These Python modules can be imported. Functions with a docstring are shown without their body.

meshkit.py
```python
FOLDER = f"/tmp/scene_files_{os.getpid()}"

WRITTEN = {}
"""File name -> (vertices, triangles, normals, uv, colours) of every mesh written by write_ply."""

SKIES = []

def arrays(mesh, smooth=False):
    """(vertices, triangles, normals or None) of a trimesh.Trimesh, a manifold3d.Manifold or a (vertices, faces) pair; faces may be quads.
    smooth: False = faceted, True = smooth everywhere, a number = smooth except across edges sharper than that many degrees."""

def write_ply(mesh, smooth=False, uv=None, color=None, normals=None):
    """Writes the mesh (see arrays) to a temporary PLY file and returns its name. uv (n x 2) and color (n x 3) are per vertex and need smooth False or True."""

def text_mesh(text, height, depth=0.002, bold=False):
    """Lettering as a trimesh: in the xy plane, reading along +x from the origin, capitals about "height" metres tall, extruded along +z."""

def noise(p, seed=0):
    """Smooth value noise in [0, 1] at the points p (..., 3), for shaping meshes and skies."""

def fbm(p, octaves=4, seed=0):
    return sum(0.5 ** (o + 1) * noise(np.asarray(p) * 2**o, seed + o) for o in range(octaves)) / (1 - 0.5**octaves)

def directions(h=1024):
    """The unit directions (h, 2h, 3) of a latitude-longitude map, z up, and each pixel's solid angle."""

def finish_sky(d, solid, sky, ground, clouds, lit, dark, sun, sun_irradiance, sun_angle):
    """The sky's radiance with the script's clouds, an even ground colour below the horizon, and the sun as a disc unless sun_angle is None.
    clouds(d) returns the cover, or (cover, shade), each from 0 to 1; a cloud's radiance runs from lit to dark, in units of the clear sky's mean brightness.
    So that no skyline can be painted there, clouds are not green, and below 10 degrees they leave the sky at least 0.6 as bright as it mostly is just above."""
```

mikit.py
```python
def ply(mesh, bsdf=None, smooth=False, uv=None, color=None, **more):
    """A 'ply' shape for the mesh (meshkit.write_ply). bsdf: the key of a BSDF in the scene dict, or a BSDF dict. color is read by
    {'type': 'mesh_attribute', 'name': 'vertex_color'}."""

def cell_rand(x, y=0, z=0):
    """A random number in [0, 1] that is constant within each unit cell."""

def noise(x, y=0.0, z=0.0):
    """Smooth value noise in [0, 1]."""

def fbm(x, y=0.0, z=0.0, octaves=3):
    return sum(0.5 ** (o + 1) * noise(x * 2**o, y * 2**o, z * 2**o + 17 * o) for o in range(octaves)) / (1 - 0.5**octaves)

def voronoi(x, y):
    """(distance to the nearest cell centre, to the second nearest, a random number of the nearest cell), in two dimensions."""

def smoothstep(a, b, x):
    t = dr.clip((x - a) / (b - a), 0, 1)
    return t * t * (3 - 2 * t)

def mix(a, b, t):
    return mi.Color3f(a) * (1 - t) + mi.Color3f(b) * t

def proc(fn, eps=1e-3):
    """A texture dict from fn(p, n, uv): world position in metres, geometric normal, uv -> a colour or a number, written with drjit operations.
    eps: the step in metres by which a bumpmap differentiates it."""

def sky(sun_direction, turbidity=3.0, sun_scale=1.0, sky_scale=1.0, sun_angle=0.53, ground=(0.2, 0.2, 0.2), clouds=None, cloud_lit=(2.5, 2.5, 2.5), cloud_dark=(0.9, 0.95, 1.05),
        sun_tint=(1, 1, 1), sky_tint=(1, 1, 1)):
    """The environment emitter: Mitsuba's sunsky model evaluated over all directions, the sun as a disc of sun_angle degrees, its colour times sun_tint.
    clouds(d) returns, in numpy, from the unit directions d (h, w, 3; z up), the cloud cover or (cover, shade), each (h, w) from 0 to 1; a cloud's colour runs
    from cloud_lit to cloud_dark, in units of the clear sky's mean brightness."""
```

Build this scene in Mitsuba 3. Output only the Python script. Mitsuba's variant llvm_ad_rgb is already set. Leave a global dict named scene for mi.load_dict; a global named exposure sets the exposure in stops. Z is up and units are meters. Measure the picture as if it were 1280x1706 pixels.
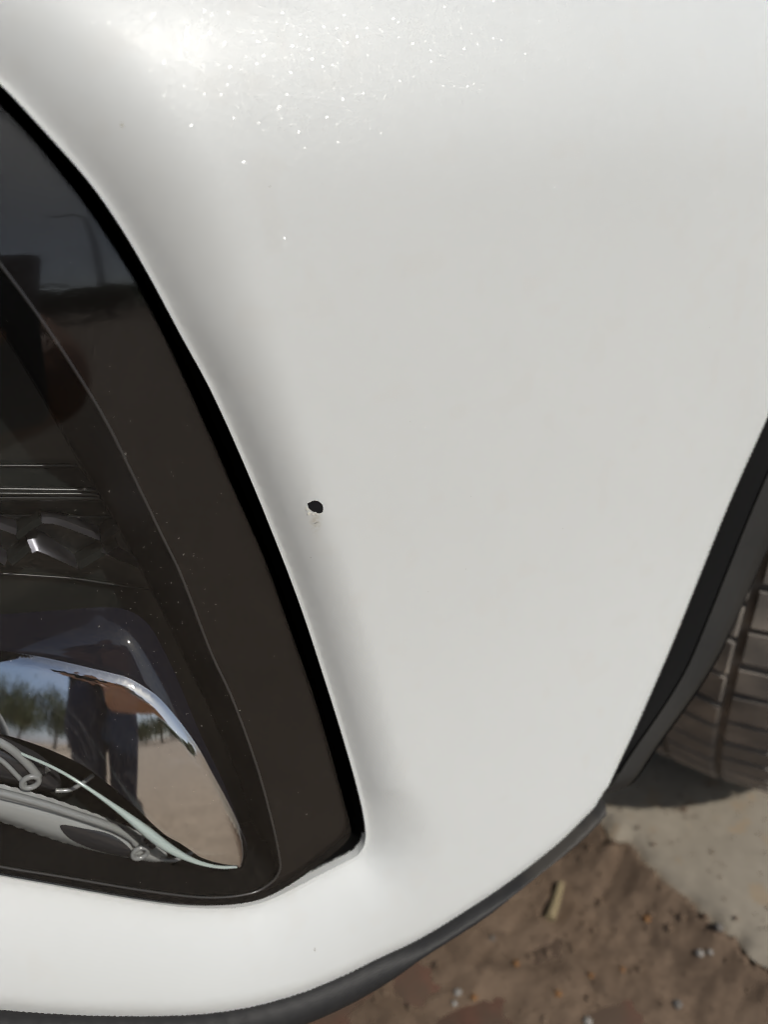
import math, random
import numpy as np
import trimesh, manifold3d, shapely
import drjit as dr
import mitsuba as mi
import mikit, meshkit
from scipy.spatial import Delaunay, cKDTree

T = mi.ScalarTransform4f
rng = np.random.default_rng(7)
scene, labels = {}, {}

# ------------------------------------------------------------------ camera, sky, exposure
PITCH = math.radians(29)
EYE = np.array([0.0, 0.0, 0.60])
LOOK = np.array([0.0, math.cos(PITCH), -math.sin(PITCH)])
scene["camera"] = {
    "type": "thinlens", "fov": 2 * math.degrees(math.atan(640 / 1313)), "fov_axis": "x",
    "aperture_radius": 0.0023, "focus_distance": 0.295, "near_clip": 0.02, "far_clip": 500.0,
    "to_world": T().look_at(origin=EYE.tolist(), target=(EYE + LOOK).tolist(), up=[0, 0, 1]),
}
def thin_cloud(d):
    f = meshkit.fbm(d / (np.abs(d[..., 2:3]) + 0.25) * np.array([1.2, 0.8, 1.0]), 5, 3)
    return np.clip((f - 0.48) * 1.5, 0, 0.5)
scene["sky"] = mikit.sky([0.47, -0.49, 0.76], turbidity=5, sun_tint=(0.86, 1.0, 1.25), sky_tint=(1.0, 0.98, 0.96), clouds=thin_cloud, cloud_lit=(1.9, 1.9, 1.85))
exposure = 1.05

# ------------------------------------------------------------------ materials
def mat(name, color, rough=0.5, spec=0.5, **more):
    c = color if isinstance(color, dict) else {"type": "rgb", "value": list(color)}
    r = rough if isinstance(rough, dict) else float(rough)
    scene[name] = {"type": "twosided", "bsdf": {"type": "principled", "base_color": c, "roughness": r, "specular": spec, **more}}
    return name

# frame of the bumper corner: C on the paint, A along it, B up it, N out of it
AZ, EL = math.radians(27), math.radians(6)
N = np.array([math.sin(AZ) * math.cos(EL), -math.cos(AZ) * math.cos(EL), math.sin(EL)])
A = np.array([math.cos(AZ), math.sin(AZ), 0.0])
B = np.cross(N, A)
C = EYE + 0.30 * LOOK
def drdot(p, v): return (p.x - float(C[0])) * float(v[0]) + (p.y - float(C[1])) * float(v[1]) + (p.z - float(C[2])) * float(v[2])

CURVES = {
    'lamp_edge': [(-0.1348, 0.1832, 0.0118), (-0.1186, 0.165, 0.0118), (-0.1013, 0.1461, 0.0118), (-0.0942, 0.1364, 0.0118), (-0.0831, 0.12, 0.0118), (-0.0761, 0.1062, 0.0118), (-0.0704, 0.0921, 0.0118), (-0.0638, 0.0738, 0.0118), (-0.0566, 0.0543, 0.0118), (-0.0493, 0.0295, 0.0118), (-0.0415, -0.0007, 0.0118), (-0.0333, -0.0363, 0.0118), (-0.0268, -0.0718, 0.0118), (-0.0213, -0.1066, 0.0118), (-0.0178, -0.1355, 0.0118), (-0.0172, -0.1514, 0.0118), (-0.0188, -0.1598, 0.0121), (-0.0225, -0.1634, 0.0122), (-0.0303, -0.1644, 0.0123), (-0.0406, -0.1654, 0.0124), (-0.0506, -0.1665, 0.0125), (-0.0618, -0.1677, 0.0126), (-0.0698, -0.1674, 0.0127), (-0.08, -0.1647, 0.0127), (-0.0964, -0.157, 0.0127), (-0.1159, -0.1447, 0.0127), (-0.1415, -0.1266, 0.0127), (-0.1597, -0.1137, 0.0127), (-0.1847, -0.0952, 0.0127), (-0.207, -0.0771, 0.0127), (-0.2145, -0.0507, 0.0125), (-0.2032, 0.002, 0.0123), (-0.1788, 0.0805, 0.0122), (-0.1563, 0.152, 0.0118), (-0.145, 0.1784, 0.0118)],
    'lens_edge': [(-0.1372, 0.1757), (-0.1202, 0.1591), (-0.1025, 0.1405), (-0.0955, 0.1306), (-0.0862, 0.1145), (-0.0773, 0.095), (-0.0715, 0.079), (-0.0655, 0.0589), (-0.0602, 0.0399), (-0.0538, 0.0162), (-0.0469, -0.0093), (-0.0408, -0.0391), (-0.0345, -0.0719), (-0.0302, -0.1022), (-0.027, -0.1303), (-0.0259, -0.1415), (-0.0269, -0.1466), (-0.0305, -0.1497), (-0.0415, -0.1539), (-0.0517, -0.1573), (-0.0628, -0.1594), (-0.0707, -0.1594), (-0.0806, -0.1568), (-0.0967, -0.1493), (-0.1157, -0.1373), (-0.1407, -0.1196), (-0.1585, -0.107), (-0.1828, -0.0888), (-0.2027, -0.0706), (-0.2096, -0.0475), (-0.1984, 0.0041), (-0.1748, 0.0811), (-0.1542, 0.1524), (-0.1452, 0.1754)],
    'bezel_hole': [(-0.1374, 0.1471), (-0.1242, 0.1251), (-0.1118, 0.0997), (-0.1052, 0.0854), (-0.0983, 0.0682), (-0.0918, 0.0496), (-0.0861, 0.0276), (-0.0809, 0.0063), (-0.0768, -0.0102), (-0.0708, -0.0449), (-0.0658, -0.0668), (-0.0608, -0.0997), (-0.0585, -0.1269), (-0.058, -0.1452), (-0.0588, -0.1524), (-0.0633, -0.1566), (-0.0715, -0.158), (-0.0886, -0.1525), (-0.1105, -0.1395), (-0.1401, -0.1193), (-0.1583, -0.1069), (-0.1781, -0.0917), (-0.2018, -0.0714), (-0.2049, -0.0411), (-0.1928, 0.0103), (-0.1719, 0.0799), (-0.1517, 0.1387)],
    'hole_back': [(-0.1476, 0.1244), (-0.1302, 0.1052), (-0.1153, 0.0745), (-0.1073, 0.0513), (-0.1033, 0.0374), (-0.0992, 0.023), (-0.0943, 0.0077), (-0.09, -0.007), (-0.0843, -0.0289), (-0.079, -0.0495), (-0.0738, -0.0728), (-0.0693, -0.0923), (-0.0601, -0.1406), (-0.0567, -0.1756), (-0.0564, -0.1844), (-0.0573, -0.1899), (-0.0615, -0.1932), (-0.0691, -0.1933), (-0.0874, -0.1882), (-0.1128, -0.1743), (-0.1425, -0.1545), (-0.1637, -0.1402), (-0.1871, -0.1232), (-0.2095, -0.1025), (-0.2136, -0.0731), (-0.1999, -0.012), (-0.1754, 0.0715), (-0.1595, 0.1163)],
    'shell_edge': [(-0.1837, -0.039), (-0.1524, -0.034), (-0.1396, -0.0323), (-0.1187, -0.0312), (-0.102, -0.0317), (-0.0939, -0.0343), (-0.0883, -0.0403), (-0.0853, -0.0494), (-0.0825, -0.0621), (-0.0783, -0.0869), (-0.0729, -0.1124), (-0.0696, -0.1346), (-0.068, -0.151), (-0.0743, -0.1508), (-0.0883, -0.1302), (-0.1119, -0.0944), (-0.1481, -0.0681), (-0.1891, -0.0613)],
    'chrome_top': [(-0.1834, -0.0386), (-0.1619, -0.0385), (-0.1416, -0.04), (-0.1318, -0.0414), (-0.1221, -0.0439), (-0.1126, -0.0471), (-0.1059, -0.0497), (-0.1011, -0.052), (-0.0971, -0.0554), (-0.0919, -0.0613), (-0.0859, -0.0733), (-0.0814, -0.0853), (-0.0784, -0.0969), (-0.075, -0.11), (-0.0723, -0.1223), (-0.0709, -0.1332), (-0.0708, -0.1404), (-0.0722, -0.1454), (-0.0743, -0.147)],
    'chrome_bot': [(-0.1898, -0.0661), (-0.1685, -0.0659), (-0.1486, -0.0687), (-0.141, -0.071), (-0.1337, -0.0743), (-0.1265, -0.0788), (-0.1213, -0.0833), (-0.1164, -0.0895), (-0.1123, -0.0952), (-0.1079, -0.1026), (-0.1037, -0.1105), (-0.1002, -0.1163), (-0.096, -0.1213), (-0.0926, -0.1263), (-0.0899, -0.1306), (-0.0861, -0.1346), (-0.0827, -0.1376), (-0.0788, -0.1406), (-0.0755, -0.1428)],
    'chrome_lip': [(-0.1911, -0.0709), (-0.1697, -0.0708), (-0.1499, -0.0745), (-0.1406, -0.0785), (-0.1316, -0.0842), (-0.123, -0.0924), (-0.1145, -0.1027), (-0.1077, -0.1126), (-0.1015, -0.1223), (-0.0947, -0.131), (-0.0884, -0.1374), (-0.0816, -0.1425), (-0.0755, -0.1454), (-0.0724, -0.1441), (-0.0713, -0.1393)],
    'guide_a': [(-0.1736, -0.0489), (-0.159, -0.0603), (-0.1492, -0.0704), (-0.1407, -0.0794), (-0.135, -0.0881), (-0.1326, -0.0963), (-0.1335, -0.1004), (-0.1367, -0.1011), (-0.1425, -0.0975), (-0.1536, -0.0899), (-0.1793, -0.0715)],
    'guide_b': [(-0.1787, -0.0695), (-0.1638, -0.0803), (-0.1534, -0.088), (-0.1408, -0.0979), (-0.1297, -0.1079), (-0.1182, -0.1188), (-0.1083, -0.1293), (-0.1022, -0.1379), (-0.1002, -0.1435), (-0.1017, -0.1459), (-0.106, -0.1452), (-0.113, -0.1409), (-0.1275, -0.1305), (-0.1428, -0.1172), (-0.157, -0.1041), (-0.1821, -0.0832)],
    'guide_b_window': [(-0.1366, -0.1104), (-0.1291, -0.1151), (-0.1202, -0.122), (-0.1152, -0.1287), (-0.1134, -0.1341), (-0.116, -0.1354), (-0.1231, -0.1306), (-0.1299, -0.1242), (-0.1351, -0.1169)],
    'guide_b_ridge': [(-0.1785, -0.0697), (-0.1536, -0.0881), (-0.1411, -0.0979), (-0.1301, -0.1076), (-0.1186, -0.118), (-0.1126, -0.1254), (-0.1111, -0.1295)],
    'guide_b_ridge2': [(-0.1789, -0.0714), (-0.154, -0.0896), (-0.1415, -0.0992), (-0.1304, -0.1086), (-0.12, -0.118)],
    'guide_a_ridge': [(-0.1745, -0.0529), (-0.1575, -0.0622), (-0.1476, -0.072), (-0.1425, -0.0815), (-0.1397, -0.0896)],
    'guide_a_ridge2': [(-0.176, -0.0588), (-0.1589, -0.068), (-0.1508, -0.077), (-0.1466, -0.0862), (-0.1448, -0.091)],
    'guide_a_low': [(-0.1788, -0.07), (-0.1531, -0.0868), (-0.1441, -0.0935), (-0.1382, -0.0961), (-0.134, -0.0949)],
    'guide_b_low': [(-0.1816, -0.0815), (-0.1566, -0.1016), (-0.1426, -0.1145), (-0.1275, -0.1277), (-0.1132, -0.138), (-0.1062, -0.1419), (-0.1017, -0.1413)],
    'ring_a': [(-0.1428, -0.0896)],
    'ring_b': [(-0.1106, -0.133)],
    'link_a': [(-0.1355, -0.0995), (-0.1302, -0.101), (-0.1255, -0.0998), (-0.1206, -0.0977)],
    'link_b': [(-0.1035, -0.1425), (-0.0983, -0.1454), (-0.0932, -0.1452), (-0.0888, -0.1444)],
    'paint_bottom': [(-0.2241, -0.124), (-0.1968, -0.1447), (-0.1711, -0.1615), (-0.1505, -0.1744), (-0.1284, -0.187), (-0.1043, -0.1991), (-0.0845, -0.2064), (-0.063, -0.211), (-0.0438, -0.2125), (-0.0229, -0.2124), (-0.0009, -0.2128), (0.0262, -0.21), (0.0514, -0.2063), (0.0823, -0.1991), (0.1029, -0.1913), (0.1127, -0.1868)],
    'trim_low': [(-0.2242, -0.1281), (-0.1978, -0.15), (-0.1732, -0.1693), (-0.1534, -0.1836), (-0.1319, -0.197), (-0.1084, -0.2098), (-0.084, -0.2191), (-0.0602, -0.223), (-0.0373, -0.2235), (-0.0189, -0.2214), (-0.004, -0.2177), (0.0138, -0.2154), (0.0316, -0.2131), (0.0628, -0.2052), (0.0922, -0.1989), (0.1088, -0.1923)],
    'arch_edge': [(0.111, -0.1846), (0.1231, -0.1693), (0.1367, -0.1524), (0.1504, -0.1339), (0.164, -0.1146), (0.1772, -0.0935), (0.1897, -0.0718), (0.2015, -0.0505), (0.211, -0.0337), (0.2204, -0.018), (0.2277, -0.0051)],
    'rib_a': [(-0.1716, 0.035), (-0.1262, 0.0264), (-0.1003, 0.0214)],
    'rib_b': [(-0.1721, 0.03), (-0.1279, 0.0209), (-0.0961, 0.0138)],
    'rib_c': [(-0.1723, 0.0288), (-0.1282, 0.0198), (-0.0959, 0.0128)],
    'rib_d': [(-0.173, 0.0267), (-0.1286, 0.0177), (-0.0954, 0.0107)],
    'rib_e': [(-0.1765, 0.0175), (-0.1304, 0.0076), (-0.0919, -0.0018)],
    'crease': [(-0.1732, -0.005), (-0.1316, -0.017), (-0.111, -0.0241), (-0.0826, -0.0372)],
    'bar_a': [(-0.1412, 0.014), (-0.1365, 0.0089), (-0.1311, 0.0061), (-0.1262, 0.0025)],
    'bar_b': [(-0.1267, 0.0004), (-0.1219, 0.0032), (-0.1169, 0.0053)],
    'bar_c': [(-0.1169, 0.0053), (-0.1119, 0.0036), (-0.098, -0.0064)],
    'bar_d': [(-0.0982, -0.0074), (-0.0909, -0.0035)],
    'bar_e': [(-0.1439, 0.0025), (-0.137, -0.0021), (-0.1324, -0.0087)],
    'bar_f': [(-0.1308, -0.0093), (-0.1231, -0.0044)],
    'bar_g': [(-0.1231, -0.0044), (-0.12, -0.0044), (-0.1083, -0.0163)],
    'bar_h': [(-0.1079, -0.0164), (-0.0922, -0.0104)],
    'bar_i': [(-0.0981, -0.0116), (-0.0937, -0.0153), (-0.0861, -0.022)],
    'chip': [(-0.02948, 0.00955), (-0.02849, 0.01015), (-0.0273, 0.01047), (-0.02615, 0.01025), (-0.02505, 0.00936), (-0.02445, 0.00815), (-0.02434, 0.0067), (-0.02468, 0.00559), (-0.02542, 0.00528), (-0.02635, 0.00538), (-0.02677, 0.00596), (-0.02747, 0.00601), (-0.02813, 0.00652), (-0.02835, 0.00669), (-0.02907, 0.00769)],
    'scuff': [(-0.0272, 0.0014)],
    'speck': [(-0.0293, -0.0136), (-0.0037, 0.0135), (0.0394, -0.0028), (-0.0326, 0.1163), (-0.0726, 0.1344), (-0.0513, -0.1915), (0.018, -0.0398), (0.0362, -0.0346)],
}

SCUFF = CURVES["scuff"][0]
SPECKS = CURVES["speck"]

def paint_color(p, n, uv):
    a, b = drdot(p, A), drdot(p, B)
    big = mikit.fbm(a * 9, b * 9, 3.0, 3)
    col = mikit.mix((0.690, 0.712, 0.700), (0.725, 0.745, 0.735), big)
    dust = mikit.fbm(a * 90, b * 90, 1.0, 2)
    col = mikit.mix(col, (0.69, 0.69, 0.66), mikit.smoothstep(0.62, 0.85, dust) * 0.3)
    u, v = (a - SCUFF[0]) / 0.0016, (b - SCUFF[1] - 0.001) / 0.0040
    m = dr.exp(-(u * u + v * v)) * mikit.fbm(a * 1500, b * 1500, 2.0, 2)
    col = mikit.mix(col, (0.46, 0.41, 0.30), dr.clip(m * 0.9, 0, 1))
    w = dr.exp(-dr.square((b - SCUFF[1] - (a - SCUFF[0]) * 0.25) / 0.00022) - dr.square((a - SCUFF[0]) / 0.0008))
    col = mikit.mix(col, (0.16, 0.15, 0.13), dr.clip(w, 0, 1) * 0.8)
    for k, (sa, sb) in enumerate(SPECKS):
        r = (0.00018, 0.00012, 0.00012, 0.00016, 0.0004, 0.0004, 0.00012, 0.00012)[k]
        w = dr.exp(-(dr.square(a - sa) + dr.square((b - sb) * 0.7)) / (r * r))
        col = mikit.mix(col, (0.22, 0.20, 0.16) if k not in (4,) else (0.45, 0.42, 0.30), dr.clip(w, 0, 1) * 0.6)
    return col
def paint_rough(p, n, uv):
    a, b = drdot(p, A), drdot(p, B)
    return 0.50 + 0.10 * mikit.fbm(a * 60, b * 60, 5.0, 3)
mat("white_paint", mikit.proc(paint_color), mikit.proc(paint_rough), 0.4, metallic=0.06, clearcoat=0.5, clearcoat_gloss=0.45)
mat("body_paint", (0.72, 0.72, 0.69), 0.4, 0.5, clearcoat=0.6, clearcoat_gloss=0.9)
mat("dark_primer", (0.012, 0.012, 0.014), 0.8, 0.2)
mat("filler", (0.70, 0.69, 0.62), 0.7, 0.3)
mat("gloss_black", (0.006, 0.005, 0.005), 0.09, 0.42)
mat("edge_black", (0.035, 0.034, 0.033), 0.25, 0.8)
mat("dust", (0.42, 0.40, 0.36), 0.8, 0.2)
mat("seal_black", (0.006, 0.006, 0.006), 0.6, 0.12)
mat("wall_black", (0.009, 0.0085, 0.0085), 0.42, 0.3)
mat("housing_black", (0.011, 0.013, 0.012), 0.30, 0.4)
mat("smoked_chrome", (0.30, 0.30, 0.33), 0.42, 0.5, metallic=1.0)
mat("piano_black", (0.010, 0.010, 0.016), 0.05, 0.9)
scene["chrome"] = {"type": "twosided", "bsdf": {"type": "roughconductor", "material": "Al", "alpha": 0.004, "specular_reflectance": {"type": "rgb", "value": [0.95, 0.95, 0.95]}}}
mat("clear_grey", (0.30, 0.31, 0.30), 0.22, 0.6, clearcoat=1.0, clearcoat_gloss=0.95)
mat("light_grey", (0.24, 0.25, 0.245), 0.16, 0.6, clearcoat=1.0, clearcoat_gloss=0.95)
mat("pale_acrylic", (0.42, 0.50, 0.47), 0.12, 0.6, clearcoat=1.0, clearcoat_gloss=0.97)
mat("dark_acrylic", (0.025, 0.025, 0.028), 0.15, 0.6)
scene["clear_lens"] = {"type": "thindielectric", "int_ior": 1.34}
mat("grain", (0.72, 0.73, 0.715), 0.18, 1.0)
def trim_color(p, n, uv):
    f = mikit.fbm(p.x * 35, p.y * 35, p.z * 35, 4)
    g = mikit.fbm(p.x * 420, p.y * 420, p.z * 420, 2)
    c = mikit.mix((0.015, 0.015, 0.0165), (0.030, 0.029, 0.028), 0.6 * f + 0.4 * g)
    return mikit.mix(c, (0.075, 0.066, 0.055), mikit.smoothstep(0.56, 0.72, f) * 0.5)
mat("trim_plastic", mikit.proc(trim_color), 0.5, 0.22)
def liner_color(p, n, uv):
    f = mikit.fbm(p.x * 30, p.y * 30, p.z * 30, 4)
    return mikit.mix((0.015, 0.015, 0.0145), (0.034, 0.032, 0.029), f)
mat("liner_plastic", mikit.proc(liner_color), 0.55, 0.4)
def tyre_color(p, n, uv):
    f = mikit.fbm(p.x * 45, p.y * 45, p.z * 45, 4)
    g = mikit.fbm(p.x * 12, p.y * 12, p.z * 12 + 5, 3)
    return mikit.mix((0.19, 0.175, 0.158), (0.36, 0.32, 0.275), mikit.smoothstep(0.40, 0.75, 0.6 * f + 0.4 * g))
mat("rubber", mikit.proc(tyre_color), 0.75, 0.3)
mat("alloy", (0.45, 0.45, 0.46), 0.3, 0.5, metallic=0.9)
def soil_color(p, n, uv):
    big, mid, fine = mikit.fbm(p.x * 2.2, p.y * 2.2, 1.0, 4), mikit.fbm(p.x * 38, p.y * 38, 2.0, 4), mikit.fbm(p.x * 260, p.y * 260, 4.0, 3)
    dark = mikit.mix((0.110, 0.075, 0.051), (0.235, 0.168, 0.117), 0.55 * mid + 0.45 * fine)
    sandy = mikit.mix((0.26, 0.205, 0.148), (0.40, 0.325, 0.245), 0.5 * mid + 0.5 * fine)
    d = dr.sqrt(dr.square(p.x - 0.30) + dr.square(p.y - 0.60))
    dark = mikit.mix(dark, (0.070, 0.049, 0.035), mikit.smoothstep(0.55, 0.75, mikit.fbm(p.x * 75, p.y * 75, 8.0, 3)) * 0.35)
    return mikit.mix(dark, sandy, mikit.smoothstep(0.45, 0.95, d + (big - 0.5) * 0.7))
mat("soil", mikit.proc(soil_color), 0.9, 0.15)
def slab_color(p, n, uv):
    m, f = mikit.fbm(p.x * 14, p.y * 14, 2.0, 4), mikit.fbm(p.x * 140, p.y * 140, 3.0, 3)
    c = mikit.mix((0.245, 0.212, 0.165), (0.385, 0.34, 0.27), 0.6 * m + 0.4 * f)
    return mikit.mix(c, (0.36, 0.25, 0.14), mikit.smoothstep(0.66, 0.78, mikit.fbm(p.x * 70, p.y * 70, 9.0, 2)) * 0.4)
mat("slab_concrete", mikit.proc(slab_color), 0.9, 0.15)
def brick_color(p, n, uv):
    m, f = mikit.fbm(p.x * 30, p.y * 30, 2.0, 4), mikit.fbm(p.x * 160, p.y * 160, 3.0, 3)
    c = mikit.mix((0.110, 0.058, 0.040), (0.165, 0.088, 0.062), 0.5 * m + 0.5 * f)
    return mikit.mix(c, (0.105, 0.078, 0.056), mikit.smoothstep(0.45, 0.7, mikit.fbm(p.x * 24, p.y * 24, 7.0, 3)) * 0.8)
mat("brick", mikit.proc(brick_color), 0.85, 0.2)
mat("straw", (0.30, 0.24, 0.14), 0.7, 0.3)
mat("orange_crumb", (0.24, 0.125, 0.055), 0.8, 0.2)
mat("pale_stone", (0.30, 0.28, 0.25), 0.5, 0.4)
mat("grey_stone", (0.16, 0.145, 0.13), 0.8, 0.3)
mat("skin", (0.36, 0.175, 0.095), 0.5, 0.4)
mat("dark_denim", (0.018, 0.022, 0.045), 0.85, 0.2)
mat("black_cloth", (0.010, 0.010, 0.012), 0.9, 0.15)
mat("hair", (0.012, 0.010, 0.009), 0.6, 0.3)
mat("phone_black", (0.10, 0.10, 0.105), 0.3, 0.5)
mat("phone_glass", (0.02, 0.025, 0.03), 0.06, 0.6)
mat("galvanised", (0.05, 0.05, 0.052), 0.5, 0.5, metallic=0.3)
mat("bark", (0.13, 0.10, 0.075), 0.9, 0.2)
mat("leaf", (0.075, 0.095, 0.030), 0.6, 0.3)
mat("leaf_yellow", (0.14, 0.145, 0.035), 0.6, 0.3)

# ------------------------------------------------------------------ mesh helpers
def softplus(x, k): return np.logaddexp(0, x / k) * k
def base(a, b, roll=0.13, start=0.113):
    a, b = np.asarray(a, float), np.asarray(b, float)
    return -a**2 / 4.4 - softplus(b - start, 0.006)**2 / (2 * roll) + 0.16 * (softplus(-b - 0.08, 0.03) - 0.0027)
def lamp_base(a, b): return base(a, b, 0.155, 0.085)
def at(a, b, h): return C + np.multiply.outer(np.asarray(a, float), A) + np.multiply.outer(np.asarray(b, float), B) + np.multiply.outer(np.asarray(h, float), N)
def smooth01(x): x = np.clip(x, 0, 1); return x * x * (3 - 2 * x)

def resample(p, step=None, n=None, closed=False):
    p = np.asarray(p, float)
    if closed: p = np.vstack([p, p[:1]])
    d = np.r_[0, np.cumsum(np.linalg.norm(np.diff(p[:, :2], axis=0), axis=1))]
    n = n or max(2, int(round(d[-1] / step)) + (0 if closed else 1))
    t = np.linspace(0, d[-1], n, endpoint=not closed)
    return np.stack([np.interp(t, d, p[:, k]) for k in range(p.shape[1])], 1)
def spline(p, n=400, closed=False):
    """Catmull-Rom through the points (centripetal enough for these outlines), resampled evenly."""
    p = np.asarray(p, float)
    q = np.vstack([p[-1:], p, p[:2]]) if closed else np.vstack([2 * p[0] - p[1], p, 2 * p[-1] - p[-2]])
    out = []
    for i in range(1, len(q) - 2):
        p0, p1, p2, p3 = q[i - 1], q[i], q[i + 1], q[i + 2]
        l = np.linalg.norm((p2 - p1)[:2])
        m1 = (p2 - p0) / (np.linalg.norm((p1 - p0)[:2]) + l) * l
        m2 = (p3 - p1) / (np.linalg.norm((p3 - p2)[:2]) + l) * l
        t = np.linspace(0, 1, 12, endpoint=False)[:, None]
        out.append((2 * t**3 - 3 * t**2 + 1) * p1 + (t**3 - 2 * t**2 + t) * m1 + (-2 * t**3 + 3 * t**2) * p2 + (t**3 - t**2) * m2)
    out = np.vstack(out + ([] if closed else [p[-1:]]))
    return resample(out, n=n, closed=closed)
def fill(outer, holes, step, to3d, edge_step=None):
    """A triangulated sheet inside the outline (2-D), lifted by to3d(x, y)."""
    es = edge_step or step
    rings = [resample(r[:, :2], es if not isinstance(r, tuple) else es, closed=True) for r in [np.asarray(outer)] + [np.asarray(h) for h in holes]]
    for k, h in enumerate(holes):
        if len(h) > len(rings[k + 1]): rings[k + 1] = np.asarray(h)[:, :2]
    poly = shapely.Polygon(rings[0], rings[1:])
    if not poly.is_valid: poly = poly.buffer(0)
    x0, y0, x1, y1 = poly.bounds
    gx, gy = np.meshgrid(np.arange(x0, x1, step), np.arange(y0, y1, step))
    gx = gx + (np.arange(gx.shape[0]) % 2)[:, None] * step / 2
    g = np.stack([gx.ravel(), gy.ravel()], 1)
    g = g[shapely.contains_xy(poly, g[:, 0], g[:, 1])]
    edge = np.vstack(rings)
    near = 0.5 * step
    for k in (1, 2):                     # rows of points that follow the outline, so that rolled edges stay clean
        inset = poly.buffer(-k * es * 0.9)
        for part in getattr(inset, "geoms", [inset]):
            if part.is_empty: continue
            for ring in (part.exterior, *part.interiors):
                c = np.array(ring.coords)[:-1]
                if len(c) > 3 and ring.length > 8 * es: edge = np.vstack([edge, resample(c, es, closed=True)])
        near = 0.6 * step
    g = g[cKDTree(edge).query(g)[0] > near]
    pts = np.vstack([edge, g])
    tri = Delaunay(pts).simplices
    c = pts[tri].mean(1)
    tri = tri[shapely.contains_xy(poly, c[:, 0], c[:, 1])]
    u, v = pts[tri[:, 1]] - pts[tri[:, 0]], pts[tri[:, 2]] - pts[tri[:, 0]]
    ar = u[:, 0] * v[:, 1] - u[:, 1] * v[:, 0]
    tri[ar < 0] = tri[ar < 0][:, ::-1]
    tri = tri[np.abs(ar) > 1e-12]
    return trimesh.Trimesh(to3d(pts[:, 0], pts[:, 1]), tri, process=False)
def loft(rows, closed=False):
    """A sheet through rows of equally many points."""
    r = np.asarray(rows, float); m, n = r.shape[:2]
    f = []
    for i in range(m - 1):
        j = np.arange(n if closed else n - 1); k = (j + 1) % n
        f.append(np.stack([i * n + j, i * n + k, (i + 1) * n + k, (i + 1) * n + j], 1))
    q = np.vstack(f)
    return trimesh.Trimesh(r.reshape(-1, 3), np.vstack([q[:, [0, 1, 2]], q[:, [0, 2, 3]]]), process=False)
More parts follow.
